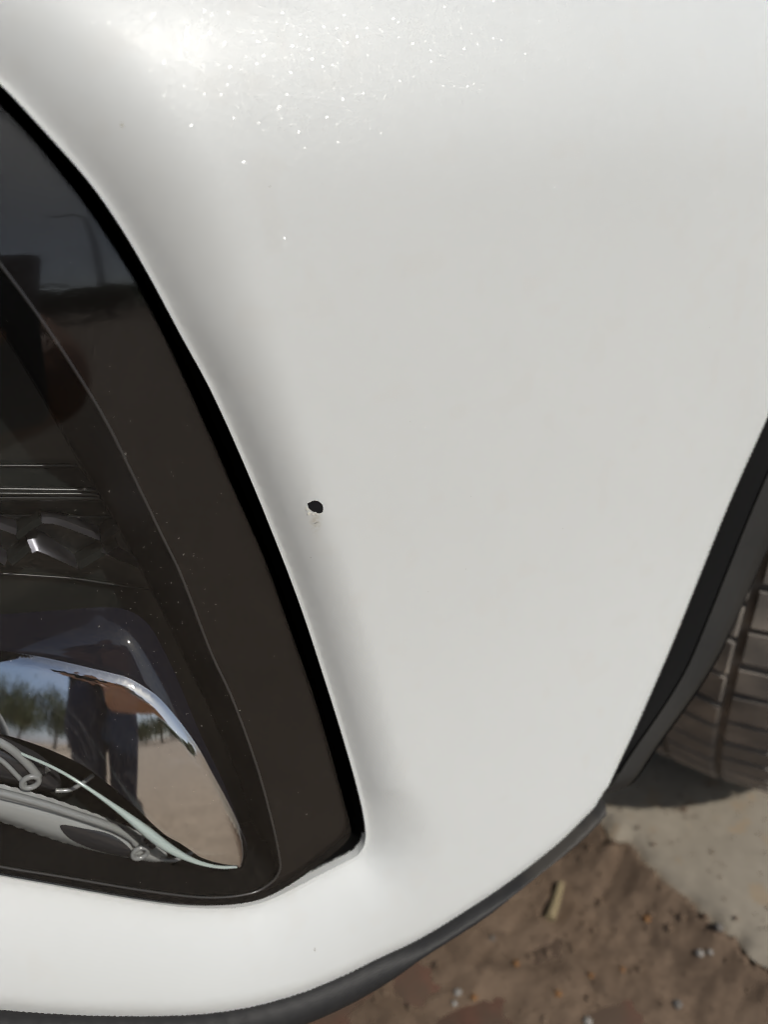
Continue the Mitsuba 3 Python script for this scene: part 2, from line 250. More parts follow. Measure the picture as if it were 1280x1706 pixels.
def tube(path, radius, sides=10, closed=False, flat=1.0):
    p = np.asarray(path, float); n = len(p)
    t = np.roll(p, -1, 0) - np.roll(p, 1, 0) if closed else np.gradient(p, axis=0)
    t /= np.linalg.norm(t, axis=1, keepdims=True) + 1e-12
    ref = N if abs(t[0] @ N) < 0.8 else B
    u = ref - t * (t @ ref)[:, None]; u /= np.linalg.norm(u, axis=1, keepdims=True)
    w = np.cross(t, u)
    ang = np.linspace(0, 2 * np.pi, sides, endpoint=False)
    r = np.broadcast_to(radius, n)[:, None, None]
    ring = p[:, None] + r * (flat * np.cos(ang)[None, :, None] * u[:, None] + np.sin(ang)[None, :, None] * w[:, None])
    rows = list(ring) + ([ring[0]] if closed else [])
    m = loft(rows, True)
    if not closed:
        v = np.vstack([m.vertices, p[:1], p[-1:]]); k = len(m.vertices); j = np.arange(sides); jj = (j + 1) % sides
        f = np.vstack([m.faces, np.stack([np.full(sides, k), jj, j], 1), np.stack([np.full(sides, k + 1), (n - 1) * sides + j, (n - 1) * sides + jj], 1)])
        m = trimesh.Trimesh(v, f, process=False)
    return m
def box(size, centre, rot=None, bevel=0.0):
    m = trimesh.creation.box(size)
    if rot is not None: m.apply_transform(rot)
    m.apply_translation(centre); return m
def hull_of(points): return trimesh.convex.convex_hull(np.asarray(points, float))
def cat(*ms): return trimesh.util.concatenate(list(ms))
def chain(joints, bones):
    """One continuous body: hulls of spheres along the bones, joined and smoothed."""
    m = manifold3d.Manifold()
    for i, j in bones:
        s = [manifold3d.Manifold.sphere(joints[k][1], 20).translate(tuple(float(x) for x in joints[k][0])) for k in (i, j)]
        m = m + (s[0] + s[1]).hull()
    return m
def smooth_body(m, length, n=8):
    q = m.refine_to_length(length).to_mesh()
    t = trimesh.Trimesh(q.vert_properties[:, :3], q.tri_verts)
    trimesh.smoothing.filter_taubin(t, iterations=n); return t

def numbered(key):
    if key not in scene: return key
    k = 1
    while f"{key}_{k:03d}" in scene: k += 1
    return f"{key}_{k:03d}"
def put(key, mesh, bsdf, smooth=40, label=None, category=None, group=None, kind=None, **more):
    key = numbered(key)
    scene[key] = mikit.ply(mesh, bsdf, smooth=smooth, **more)
    e = {k: v for k, v in dict(label=label, category=category, group=group, kind=kind).items() if v}
    if e: labels[key] = e
    return key

# ------------------------------------------------------------------ car body
REAR, OUT = np.array([math.sqrt(0.5), math.sqrt(0.5), 0]), np.array([math.sqrt(0.5), -math.sqrt(0.5), 0])
UP = np.array([0, 0, 1.0])
CORNER = np.array([0.125, 0.30, 0.0])
def car(r, o, z): return CORNER + np.multiply.outer(np.asarray(r, float), REAR) + np.multiply.outer(np.asarray(o, float), OUT) + np.multiply.outer(np.asarray(z, float), UP)
labels["car"] = {"label": "white car seen close at its front corner, with smoked headlamp, chipped paint and dusty tyre", "category": "car"}

lamp3 = spline(CURVES["lamp_edge"], 700, True)          # (a, b, depth of the edge below the skin)
bottom = spline(CURVES["paint_bottom"], 160)
arch = np.vstack([spline(CURVES["arch_edge"], 80), spline(np.vstack([CURVES["arch_edge"][-1], (0.27, 0.052), (0.33, 0.10), (0.41, 0.135), (0.5, 0.145), (0.6, 0.125), (0.7, 0.07)]), 60)[1:]])
lip_end = np.array([(-0.46, -0.075), (-0.33, -0.085), (-0.26, -0.10)])
skin_outline = np.vstack([lip_end, bottom, arch[1:], [(0.72, 0.25), (-0.46, 0.25)]])
tree_lamp, tree_low, tree_arch = cKDTree(lamp3[:, :2]), cKDTree(np.vstack([lip_end, bottom])), cKDTree(arch)
_b = lamp3[:, 1]
_w = np.where(lamp3[:, 2] > 0.01195, 0.046, 0.0205 + 0.014 * smooth01((_b - 0.02) / 0.12))
_w = np.convolve(np.r_[_w[-40:], _w, _w[:40]], np.ones(41) / 41, "same")[40:-40]
_d = lamp3[:, 2] + 0.0
def skin_h(a, b):
    """The painted skin: the rounded corner, sunk round the lamp and rolled in at the lower edge and the arch."""
    p = np.stack([a, b], -1)
    d, i = tree_lamp.query(p)
    h = base(a, b) - _d[i] * (1 - np.clip((softplus(d - 0.0020, 0.0007) - 0.00004) / _w[i], 0, 1))**2.2
    d2 = tree_low.query(p)[0]
    h = h - 0.004 * np.clip(1 - d2 / 0.010, 0, 1)**2
    d3 = tree_arch.query(p)[0]
    return h - 0.002 * np.clip(1 - d3 / 0.007, 0, 1)**2
chip = np.array(CURVES["chip"])
jag = resample(chip, n=64, closed=True)
cc = jag.mean(0); rad = jag - cc
jag = cc + rad * 1.08 * (1 + 0.025 * rng.standard_normal(64))[:, None]
skin = fill(skin_outline, [lamp3[:, :2], jag], 0.0022, lambda a, b: at(a, b, skin_h(a, b)), 0.0012)
put("car__bumper", skin, "white_paint", True)
# turned-in flange of the lamp opening and of the chip
lamp_out = at(lamp3[:, 0], lamp3[:, 1], skin_h(lamp3[:, 0], lamp3[:, 1]))
flange_d = np.where(lamp3[:, 2] > 0.01195, 0.0045, 0.0012)[:, None]
put("car__bumper__flange", loft([lamp_out, lamp_out - N * flange_d], True), "white_paint", True)
gap_floor = 0.016
lens2 = spline(CURVES["lens_edge"], 700, True)
floor_ring = at(lamp3[:, 0], lamp3[:, 1], lamp_base(lamp3[:, 0], lamp3[:, 1]) - gap_floor)
put("car__bumper__gap_seal", cat(loft([lamp_out - N * flange_d, floor_ring, floor_ring - N * 0.064], True),
    fill(np.array(shapely.Polygon(lamp3[:, :2]).buffer(0.0005).exterior.coords)[:-1], [], 0.004, lambda a, b: at(a, b, lamp_base(a, b) - gap_floor - 0.062))), "seal_black", 30)
chip_h = skin_h(jag[:, 0], jag[:, 1])
put("car__bumper__paint_chip", cat(fill(np.array(shapely.Polygon(jag).buffer(0.0002).exterior.coords)[:-1], [], 0.0004, lambda a, b: at(a, b, skin_h(a, b) - 0.00045))),
    "dark_primer", False, label="small round black hole chipped through the white bumper paint beside the headlamp")
put("car__bumper__chip_rim", loft([at(jag[:, 0], jag[:, 1], chip_h), at(jag[:, 0], jag[:, 1], chip_h - 0.00046)], True), "filler", True)
# lifted crumbs of paint at the lower left of the chip
crumbs = []
for k, (da, db, s, lift) in enumerate([(-0.0030, -0.0006, 0.0008, 0.0004), (-0.0024, -0.0022, 0.0008, 0.0003), (-0.0033, 0.0004, 0.0004, 0.0002), (-0.0012, -0.0027, 0.0005, 0.0003), (-0.0026, -0.0029, 0.0005, 0.0002), (0.0002, -0.0031, 0.0004, 0.0002)]):
    ang = np.sort(rng.uniform(0, 2 * np.pi, 9))
    r = s * rng.uniform(0.6, 1.1, 9)
    a0, b0 = cc[0] + da, cc[1] + db
    aa, bb = a0 + r * np.cos(ang) * 1.3, b0 + r * np.sin(ang) * 0.8
    h0 = float(skin_h(np.array([a0]), np.array([b0]))[0])
    tilt = lift * rng.uniform(0.3, 1.2, 9)
    crumbs.append(hull_of(np.vstack([at(aa, bb, h0 + tilt), at(aa * 0.6 + a0 * 0.4, bb * 0.6 + b0 * 0.4, h0 - 0.0002)])))
put("car__bumper__paint_crumb", cat(*crumbs), "filler", False, label="ragged cream crumbs of lifted paint at the lower left of the chip")

# ------------------------------------------------------------------ sparkling grains in the clear coat
def grains(n, spread, small, large):
    a, b = rng.uniform(-0.13, 0.27, n), rng.uniform(-0.12, 0.21, n)
    ok = shapely.contains_xy(shapely.Polygon(skin_outline, [lamp3[:, :2]]).buffer(-0.004), a, b) & (tree_lamp.query(np.stack([a, b], 1))[0] > 0.026)
    a, b = a[ok], b[ok]; n = len(a)
    e = 4e-4
    h = skin_h(a, b)
    ga, gb = (skin_h(a + e, b) - h) / e, (skin_h(a, b + e) - h) / e
    s = math.radians(spread)
    ga, gb = ga + rng.normal(0, s, n), gb + rng.normal(0, s, n)
    size = rng.uniform(small, large, n)
    th = rng.uniform(0, np.pi, n)
    c = np.stack([a, b], 1)
    v = []
    for k in range(4):
        da, db = size * np.cos(th + k * np.pi / 2), size * np.sin(th + k * np.pi / 2)
        v.append(at(a + da, b + db, h + 0.00006 + ga * da + gb * db))
    v = np.stack(v, 1).reshape(-1, 3)
    i = np.arange(n)[:, None] * 4
    return trimesh.Trimesh(v, np.vstack([i + [0, 1, 2], i + [0, 2, 3]]), process=False)
put("car__bumper__sparkle", cat(grains(210000, 8.5, 0.00006, 0.00019), grains(16000, 14.0, 0.00006, 0.00016)), "grain", False, kind="stuff", label="fine glittering grains in the white paint")

# ------------------------------------------------------------------ lower trim and wheel arch edge
up_edge, low_edge = spline(CURVES["paint_bottom"], 120), spline(CURVES["trim_low"], 120)
U = at(up_edge[:, 0], up_edge[:, 1], skin_h(up_edge[:, 0], up_edge[:, 1]) - 0.001)
L = at(low_edge[:, 0], low_edge[:, 1], base(low_edge[:, 0], low_edge[:, 1]) - 0.002)
U = U - N * 0.0025 + B * 0.0015
rows = [U - N * 0.03 + B * 0.004]
for t in np.linspace(0, np.pi, 15):
    rows.append((U + L) / 2 + (U - L) / 2 * math.cos(t) + N * 0.0065 * math.sin(t)**0.8 + (0 if t > 0 else -N * 0.001))
rows.append(L - N * 0.05)
put("car__lower_trim", loft(rows), "trim_plastic", True, label="black rubbery lip along the bottom edge of the bumper")
E = at(arch[:, 0], arch[:, 1], skin_h(arch[:, 0], arch[:, 1]))
ts = np.clip(np.linspace(0, len(arch) / 80, len(arch)), 0, 1)[:, None]
f1, f2 = 0.22 + 0.78 * smooth01(ts / 0.35), 0.62 + 0.38 * ts
s1 = E + f1 * (REAR * 0.017 + OUT * 0.009) - N * 0.002
s2 = s1 + f2 * (REAR * 0.027 + OUT * 0.0125)
put("car__arch_moulding", loft([E - N * 0.006 - A * 0.003, E - N * 0.0035 - A * 0.0006, E - N * 0.0045 + REAR * 0.003, s1]), "seal_black", True, label="black edge moulding round the wheel arch")
put("car__arch_liner", cat(loft([s1 + OUT * 0.001, (s1 + s2) / 2 + OUT * 0.002, s2 - REAR * 0.002, s2 - OUT * 0.006, s2 - OUT * 0.16 + REAR * 0.0])), "liner_plastic", True, label="dark grey plastic liner flange of the wheel arch")

# rest of the car, simply
WHEEL_R, WHEEL_C = 0.325, car(0.432, -0.10, 0.325)
def slab_rz(outline, z0, z1):
    p = shapely.Polygon(outline)
    m = trimesh.creation.extrude_polygon(p, z1 - z0, engine="earcut")
    v = m.vertices.copy()
    return trimesh.Trimesh(car(v[:, 0], v[:, 1], v[:, 2] + z0), m.faces[:, ::-1], process=False)
core = slab_rz([(-0.22, -0.55), (-0.02, -0.36), (3.6, -0.36), (3.6, -1.45), (-0.22, -1.40), (-0.42, -1.0)], 0.24, 0.78)
side = slab_rz([(0.92, -0.30), (0.98, -0.02), (2.5, -0.01), (2.5, -0.36)], 0.26, 0.92)
rear_ = slab_rz([(3.3, -0.36), (3.3, -0.02), (3.7, -0.05), (3.7, -1.75), (3.3, -1.78)], 0.26, 0.98)
hood = hull_of(np.vstack([car([0.05, 1.1, 1.1, 0.05, -0.2], [-0.14, -0.06, -1.75, -1.66, -0.9], [0.735] * 5), car([0.10, 1.1, 1.1, 0.10], [-0.22, -0.10, -1.70, -1.6], [0.80, 0.98, 0.98, 0.80])]))
cabin = hull_of(np.vstack([car([1.0, 3.6, 3.6, 1.0], [-0.06, -0.06, -1.72, -1.72], [0.95] * 4), car([1.75, 3.2, 3.2, 1.75], [-0.28, -0.28, -1.5, -1.5], [1.55] * 4)]))
put("car__body", cat(core, side, rear_, hood, cabin), "body_paint", False)
aa_ = np.linspace(-0.455, 0.715, 90)
seam = at(aa_, np.full(90, 0.2495), base(aa_, np.full(90, 0.2495)))
NH = np.array([N[0], N[1], 0.0]) / math.hypot(N[0], N[1])
put("car__hood", loft([seam - UP * 0.02 - NH * 0.006, seam - NH * 0.004 - UP * 0.002, seam - NH * 0.007 + UP * 0.003, seam - NH * 0.07 + UP * 0.045, seam - NH * 0.20 + UP * 0.10, seam - NH * 0.42 + UP * 0.15]), "body_paint", 40)
# back of the skin, so that no daylight falls in from behind
put("car__inner_skin", fill(np.array([(-0.44, -0.05), (-0.2, -0.09), (0.09, -0.16), (0.20, 0.0), (0.26, 0.07), (0.40, 0.16), (0.70, 0.16), (0.70, 0.24), (-0.44, 0.24)]), [], 0.02, lambda a, b: at(a, b, base(a, b) - 0.09)), "seal_black", True)
wa = np.linspace(-0.25, np.pi + 0.1, 40)
well = lambda o, r: car(0.432 - r * np.cos(wa), np.full(40, o), 0.325 + r * np.sin(wa))
put("car__wheel_well", cat(loft([well(-0.03, 0.395), well(-0.20, 0.40), well(-0.36, 0.40)]), loft([well(-0.355, 0.40), well(-0.355, 0.01)])), "liner_plastic", True)

# ------------------------------------------------------------------ front wheel
def wheel_to_world():
    m = np.eye(4)
    a = OUT * math.cos(math.radians(8)) + REAR * math.sin(math.radians(8))
    m[:3, 0], m[:3, 1], m[:3, 2], m[:3, 3] = np.cross(UP, a) * -1, UP, a, WHEEL_C
    m[:3, 0] = np.cross(m[:3, 1], m[:3, 2])
    return m
WM = wheel_to_world()
hw = 0.098
prof = np.array([(0.195, -hw * 0.8), (0.235, -hw), (0.285, -hw * 1.10), (0.307, -hw * 1.0), (0.313, -hw * 0.90), (0.316, -hw * 0.5), (0.317, 0), (0.316, hw * 0.5), (0.313, hw * 0.90), (0.308, hw * 0.98),
                 (0.303, hw * 1.03), (0.300, hw * 1.06), (0.298, hw * 1.035), (0.295, hw * 1.06), (0.275, hw * 1.10), (0.262, hw * 1.085), (0.259, hw * 1.06), (0.256, hw * 1.08), (0.235, hw * 1.05), (0.215, hw * 0.97), (0.205, hw * 0.93), (0.200, hw * 0.95), (0.195, hw * 0.8)])
m = trimesh.creation.revolve(prof, sections=160); m.apply_transform(WM)
put("car__wheel__tyre", m, "rubber", 35, label="dusty black tyre with blocky tread and ringed sidewall")
rim = trimesh.creation.revolve(np.array([(0.0, 0.03), (0.05, 0.04), (0.06, 0.02), (0.17, 0.045), (0.19, 0.075), (0.198, 0.08), (0.198, -0.08), (0.0, -0.08)]), sections=64); rim.apply_transform(WM)
put("car__wheel__rim", rim, "alloy", 30)
# tread blocks: three rows, each block one mesh, shared and turned round the axle
def block(z0, z1, ang, skew, r0=0.312, r1=0.3222, crown=0.0):
    v = []
    for (r, s) in ((r0, 1.0), (r1 - 0.0012, 0.97), (r1, 0.90)):
        for (zz, aa) in ((z0, -ang + skew), (z1, -ang), (z1, ang), (z0, ang + skew)):
            zc = (z0 + z1) / 2; zq = zc + (zz - zc) * s; a_ = aa * (0.55 + 0.45 * s) if s < 1 else aa
            rr = r - crown * (abs(zq) / hw)**3
            v.append((rr * math.cos(a_), rr * math.sin(a_), zq))
    f = []
    for l in range(2):
        for j in range(4):
            p, q = l * 4 + j, l * 4 + (j + 1) % 4
            f += [(p, q, q + 4), (p, q + 4, p + 4)]
    f += [(8, 9, 10), (8, 10, 11)]
    return trimesh.Trimesh(np.array(v), np.array(f), process=False)
NB = 68
rows_z = [(0.065, 0.101, 0.038, 0.010, 0.007), (0.025, 0.061, 0.039, -0.014, 0.003), (-0.017, 0.021, 0.037, 0.012, 0.002), (-0.059, -0.021, 0.039, -0.012, 0.003), (-0.101, -0.064, 0.034, 0.010, 0.007)]
for row, (z0, z1, ang_, skew, cr) in enumerate(rows_z):
    variants = [mikit.ply(block(z0, z1, ang_ * s, skew, crown=cr), "rubber", smooth=False) for s in (0.88, 1.0, 1.10)]
    hidden = []
    for i in range(NB):
        ang = (i + (0.5 if row % 2 else 0.15 * row)) * 2 * math.pi / NB
        if row == 4:                      # the inboard row is out of sight behind the others
            mm = block(z0, z1, ang_, skew, crown=cr); mm.apply_transform(WM @ trimesh.transformations.rotation_matrix(ang, [0, 0, 1])); hidden.append(mm)
            continue
        scene[numbered("car__wheel__tread_block")] = {**variants[(i * 2 + row) % 3], "to_world": T(WM.tolist()).rotate([0, 0, 1], math.degrees(ang))}
    if hidden: put("car__wheel__inboard_tread", cat(*hidden), "rubber", False, kind="stuff")

# ------------------------------------------------------------------ headlamp
def lamp_at(c, d):
    c = np.asarray(c); return at(c[:, 0], c[:, 1], lamp_base(c[:, 0], c[:, 1]) - d)
lens_d = lambda a, b: lamp_base(a, b) - 0.006
lens_rim = at(lens2[:, 0], lens2[:, 1], lens_d(lens2[:, 0], lens2[:, 1]))
put("car__headlight__lens", fill(lens2, [], 0.004, lambda a, b: at(a, b, lens_d(a, b)), 0.002), "clear_lens", True, label="clear cover of the smoked headlamp, mirroring sky and phone")
put("car__headlight__lens_skirt", loft([lens_rim - N * 0.0004, lens_rim - N * 0.004, lens_rim - N * 0.030], True), "seal_black", 40)
hole, back = spline(CURVES["bezel_hole"], 500, True), spline(CURVES["hole_back"], 500, True)
put("car__headlight__bezel", cat(fill(lens2, [hole], 0.004, lambda a, b: at(a, b, lamp_base(a, b) - 0.0095), 0.0018)), "gloss_black", 40,
    label="wide glossy black surround of the headlamp")
h0 = lamp_at(hole, 0.0095)
h1 = lamp_at(back, 0.060)
put("car__headlight__recess_wall", loft([h0, h0 * 0.985 + h1 * 0.015 - N * 0.0012, h0 * 0.6 + h1 * 0.4, h1], True), "wall_black", 50)
put("car__headlight__bezel_edge", tube(h0, 0.0005, 8, True), "edge_black", True)
put("car__headlight", fill(np.array(shapely.Polygon(back).buffer(0.004).exterior.coords)[:-1], [], 0.004, lambda a, b: at(a, b, lamp_base(a, b) - 0.060)), "housing_black", True,
    label="smoked black headlamp with a chrome blade, set in the white bumper")
put("car__headlight__wall_line", tube(lamp_at(back, 0.0595), 0.0006, 6, True), "wall_black", True)
for k, r in (("rib_a", 0.0006), ("rib_b", 0.0012), ("rib_c", 0.0008), ("rib_d", 0.0012), ("rib_e", 0.0006), ("crease", 0.0006)):
    p = resample(CURVES[k], n=30)
    put("car__headlight__rib" if k != "crease" else "car__headlight__crease", tube(lamp_at(p, {"rib_b": 0.047, "rib_c": 0.0455, "rib_d": 0.047}.get(k, 0.057)), r, 8), "housing_black", True)
step_top, step_low = resample(CURVES["rib_d"], n=20), resample(CURVES["rib_e"], n=20)
put("car__headlight__shelf", loft([lamp_at(resample(CURVES["rib_a"], n=20), 0.0595), lamp_at(resample(CURVES["rib_b"], n=20), 0.048), lamp_at(step_top, 0.048), lamp_at(step_low, 0.0585)]), "housing_black", 30)
# honeycomb bars
def bar(k, w0, w1, d, m):
    p = np.asarray(CURVES[k]); q = resample(p, n=12) if len(p) < 3 else spline(p, 16)
    c = lamp_at(q, d); t = np.gradient(c, axis=0); t /= np.linalg.norm(t, axis=1, keepdims=True)
    s = np.cross(N, t); s /= np.linalg.norm(s, axis=1, keepdims=True); s *= np.where((s @ B) < 0, -1, 1)[:, None]
    w = (w0 + (w1 - w0) * np.linspace(0, 1, len(c)))[:, None]
    put("car__headlight__honeycomb_bar", loft([c + s * w - N * 0.010, c + s * w * 0.9, c - s * w * 0.7 + N * 0.0028, c - s * w + N * 0.0018, c - s * w - N * 0.008]), m, 25)
for k, w0, w1, m in (("bar_a", 0.0013, 0.0009, "smoked_chrome"), ("bar_b", 0.0012, 0.0012, "housing_black"), ("bar_c", 0.0010, 0.0010, "smoked_chrome"), ("bar_d", 0.0012, 0.0012, "housing_black"),
                     ("bar_e", 0.0014, 0.0010, "smoked_chrome"), ("bar_f", 0.0012, 0.0012, "housing_black"), ("bar_g", 0.0028, 0.0006, "smoked_chrome"), ("bar_h", 0.0012, 0.0012, "housing_black"), ("bar_i", 0.0009, 0.0005, "smoked_chrome")):
    bar(k, w0, w1, 0.051, m)
# dust specks lying on the lens
dg = np.random.default_rng(21)
da_ = np.concatenate([dg.normal(-0.086, 0.012, 170), dg.uniform(-0.14, -0.04, 130)]); db_ = np.concatenate([dg.normal(-0.03, 0.035, 170), dg.uniform(-0.14, 0.10, 130)])
okd = shapely.contains_xy(shapely.Polygon(lens2).buffer(-0.003), da_, db_)
specks = []
for a_, b_ in zip(da_[okd], db_[okd]):
    m_ = trimesh.creation.icosphere(subdivisions=0); r_ = 0.00007 * (1 + dg.pareto(3.0))
    specks.append(trimesh.Trimesh(m_.vertices * dg.uniform(0.5, 1.2, 3) * min(r_, 0.00022) + at(a_, b_, float(lens_d(a_, b_)) + 0.0001), m_.faces, process=False))
put("car__headlight__dust", cat(*specks), "dust", False, kind="stuff", label="pale dust specks on the headlamp cover")
# glossy black shell above the chrome blade
shell_o = spline(CURVES["shell_edge"], 300, True)
tree_shell = cKDTree(shell_o)
def blade0(a, b): return -0.001 - (a + 0.078)**2 / 0.28 - np.maximum(b + 0.135, 0)**2 / 0.43 - 2.0 * softplus(-0.102 - a, 0.008) * np.maximum(b + 0.135, 0)
def shell_h(a, b):
    d = tree_shell.query(np.stack([a, b], -1))[0]
    return blade0(a, b) - 0.006 - 0.008 * (1 - np.clip(d / 0.012, 0, 1))**2
put("car__headlight__shell", fill(shell_o, [], 0.0015, lambda a, b: at(a, b, shell_h(a, b)), 0.0008), "piano_black", True, label="domed gloss black shell above the chrome blade")
# chrome blade
ct, cb = spline(CURVES["chrome_top"], 160), spline(CURVES["chrome_bot"], 160)
blade = np.vstack([ct, cb[::-1]])
tree_ct = cKDTree(ct)
def blade_h(a, b):
    d = tree_ct.query(np.stack([a, b], -1))[0]
    r = 0.0034
    return blade0(a, b) - 0.0022 * np.clip(1 - d / r, 0, 1)**2
put("car__headlight__chrome_blade", fill(blade, [], 0.0012, lambda a, b: at(a, b, blade_h(a, b)), 0.0006), "chrome", True, label="curved chrome blade mirroring sky, arm and sandy ground")
lip = spline(CURVES["chrome_lip"][:-2], 140)
lw = 0.0006 + 0.0014 * np.exp(-((np.linspace(0, 1, 140) - 0.72) / 0.13)**2)
put("car__headlight__blade_lip", tube(at(lip[:, 0], lip[:, 1], blade0(lip[:, 0], lip[:, 1]) - 0.002), lw, 10), "pale_acrylic", True, label="thin pale edge under the chrome blade")
# running lights: two tapered modules
for g, d in (("a", 0.030), ("b", 0.026)):
    o = spline(CURVES["guide_" + g], 240, True); tr = cKDTree(o)
    def gh(a, b, tr=tr, d=d):
        q = tr.query(np.stack([a, b], -1))[0]
        return lamp_base(a, b) - d - 0.0045 * (1 - np.clip(q / 0.007, 0, 1))**2
    key = put("car__headlight__running_light", fill(o, [], 0.0014, lambda a, b: at(a, b, gh(a, b)), 0.0008), "dark_acrylic" if g == "a" else "clear_grey", True,
              label="upper running light with dark tapered body" if g == "a" else "lower running light with long grey tapered body")
    if g == "b":
        w = spline(CURVES["guide_b_window"], 120, True)
        put("car__headlight__light_window", fill(w, [], 0.001, lambda a, b: at(a, b, gh(a, b) + 0.0004), 0.0006), "dark_acrylic", True)
    lines = [("ridge", 0.0016), ("ridge2", 0.0009), ("low", 0.0014)]
    for nm, r in lines:
        p = spline(CURVES[f"guide_{g}_{nm}"], 80)
        put("car__headlight__light_guide", tube(lamp_at(p, d - 0.0010 if nm != 'low' else d + 0.005), r, 8), "light_grey", True)
    a0, b0 = CURVES["ring_" + g][0]
    th = np.linspace(0, 2 * np.pi, 40, endpoint=False)
    rp = at(a0 + 0.0030 * np.cos(th), b0 + 0.0025 * np.sin(th), np.full(40, float(lamp_base(a0, b0)) - d + 0.0022))
    put("car__headlight__guide_ring", tube(rp, 0.0011, 10, True), "light_grey", True)
    for q_, (da, db, s_) in enumerate(((0.0042, 0.0020, 0.0016), (0.0058, 0.0006, 0.0013), (0.0050, -0.0016, 0.0015), (0.0022, 0.0044, 0.0012))):
        c_ = at(a0 + da, b0 + db, float(lamp_base(a0, b0)) - d - 0.001)
        put("car__headlight__clip", hull_of(c_ + rng.normal(0, s_ * 0.62, (14, 3))), "light_grey" if q_ % 2 else "dark_acrylic", 30)
    p = spline(CURVES["link_" + g], 40)
    put("car__headlight__link_tube", tube(lamp_at(p, d + 0.002), 0.0009, 8), "light_grey", True)

# ------------------------------------------------------------------ ground
# outline of the concrete slab under the tyre
edge = resample(np.array([(-0.2, 0.93), (0.10, 0.585), (0.1885, 0.47), (0.2117, 0.4408), (0.2366, 0.4089), (0.2592, 0.379), (0.2838, 0.3497), (0.42, 0.20), (0.62, -0.02)]), 0.006)
edge = edge + (meshkit.fbm(np.c_[edge * 45, np.zeros(len(edge))], 3, 8)[:, None] - 0.5) * 0.028
slab_o = np.vstack([edge, [(1.6, -0.02), (1.6, 1.9), (-0.2, 1.9)]])
slab_edge_tree, slab_poly = cKDTree(edge), shapely.Polygon(slab_o)
k_, s_, n_ = 7.4, 0.097, 520
ax = s_ * np.sinh(k_ * np.linspace(-1, 1, n_))
gx, gy = np.meshgrid(ax + 0.20, ax + 0.42)
def soil_z(x, y):
    p = np.stack([x, y, np.zeros_like(x)], -1)
    near = np.exp(-((x - 0.2)**2 + (y - 0.4)**2) / 4.0)
    z = (meshkit.fbm(p * 16, 4, 1) - 0.5) * 0.016 + (meshkit.fbm(p * 110, 3, 5) - 0.5) * 0.0045
    e = slab_edge_tree.query(np.stack([x, y], -1))[0]
    on = shapely.contains_xy(slab_poly, x, y)
    bank = np.where(on, 1.0, np.clip(1 - e / 0.055, 0, 1)**1.6)
    return z * (0.15 + 0.85 * near) + np.where(on, 0.020, 0.031 * bank)
gz = soil_z(gx, gy)
i, j = np.meshgrid(np.arange(n_ - 1), np.arange(n_ - 1), indexing="ij")
q = (i * n_ + j).ravel()
put("ground", trimesh.Trimesh(np.stack([gx, gy, gz], -1).reshape(-1, 3), np.vstack([np.stack([q, q + 1, q + n_ + 1], 1), np.stack([q, q + n_ + 1, q + n_], 1)]), process=False), "soil", True,
    label="brown dirt ground beside the car", kind="structure")
# concrete slab under the tyre
tree_e = cKDTree(edge)
def slab_z(x, y):
    d = tree_e.query(np.stack([x, y], -1))[0]
    p = np.stack([x, y, np.zeros_like(x)], -1)
    return 0.036 + (meshkit.fbm(p * 60, 3, 2) - 0.5) * 0.003 - 0.012 * np.clip(1 - d / 0.016, 0, 1)**2 - 0.032 * (d < 1e-6)
put("pavement", fill(slab_o, [], 0.010, lambda x, y: np.stack([x, y, slab_z(x, y)], -1), 0.005), "slab_concrete", True, label="pale worn concrete slab under the tyre", kind="structure")
# red paving bricks showing through the dirt
jd = np.array([0.084, 0.066]); jd /= np.linalg.norm(jd); jn = np.array([jd[1], -jd[0]])
j0 = np.array([0.05, 0.338])
def brick(c, lx, ly):
    m = trimesh.creation.box((lx, ly, 0.05)); m = m.subdivide().subdivide().subdivide()
    v = m.vertices.copy()
    r = 0.006
    ex, ey = np.clip((np.abs(v[:, 0]) - lx / 2 + r) / r, 0, 1), np.clip((np.abs(v[:, 1]) - ly / 2 + r) / r, 0, 1)
    v[:, 2] -= np.where(v[:, 2] > 0.02, 0.004 * np.maximum(ex, ey)**2, 0)
    v[:, 2] += (meshkit.fbm(v * 50 + c[0] * 100, 3, 4) - 0.5) * 0.005
    w = np.c_[c[0] + v[:, 0] * jd[0] + v[:, 1] * jn[0], c[1] + v[:, 0] * jd[1] + v[:, 1] * jn[1], v[:, 2] - 0.0242]
    return trimesh.Trimesh(w, m.faces, process=False)
for u in (-1, 0):
    for w in (-2, -1, 0, 1):
        c = j0 + jd * (0.02 + 0.205 * u + (0.1 if w % 2 else 0)) + jn * (0.054 + 0.108 * w)
        if c[0] < 0.10 and c[1] > 0.1: put("ground__brick", brick(c, 0.197, 0.100), "brick", 30)
# loose bits
def pebble(x, y, r, seed, flat=0.7):
    m = trimesh.creation.icosphere(subdivisions=2, radius=1.0)
    v = m.vertices * (0.75 + 0.5 * meshkit.noise(m.vertices * 1.7 + seed * 7.1, seed))[:, None] * r
    v[:, 2] *= flat
    return trimesh.Trimesh(v + [x, y, float(soil_z(np.array([x]), np.array([y]))[0]) + r * 0.35], m.faces, process=False)
x, y = 0.143, 0.414
p0, p1 = np.array([x - 0.009, y - 0.016, 0.011]), np.array([x + 0.006, y + 0.016, 0.010])
tw = p0 + (p1 - p0) * np.linspace(0, 1, 14)[:, None] + np.c_[np.sin(np.linspace(0, 3, 14)) * 0.0006, np.zeros(14), np.zeros(14)]
tw[:, 2] = soil_z(tw[:, 0], tw[:, 1]).mean() + 0.004
put("twig", tube(tw, 0.0042 - 0.0012 * np.linspace(0, 1, 14), 9), "straw", 50, label="short straw-coloured twig lying on the brown dirt below the bumper", category="twig")
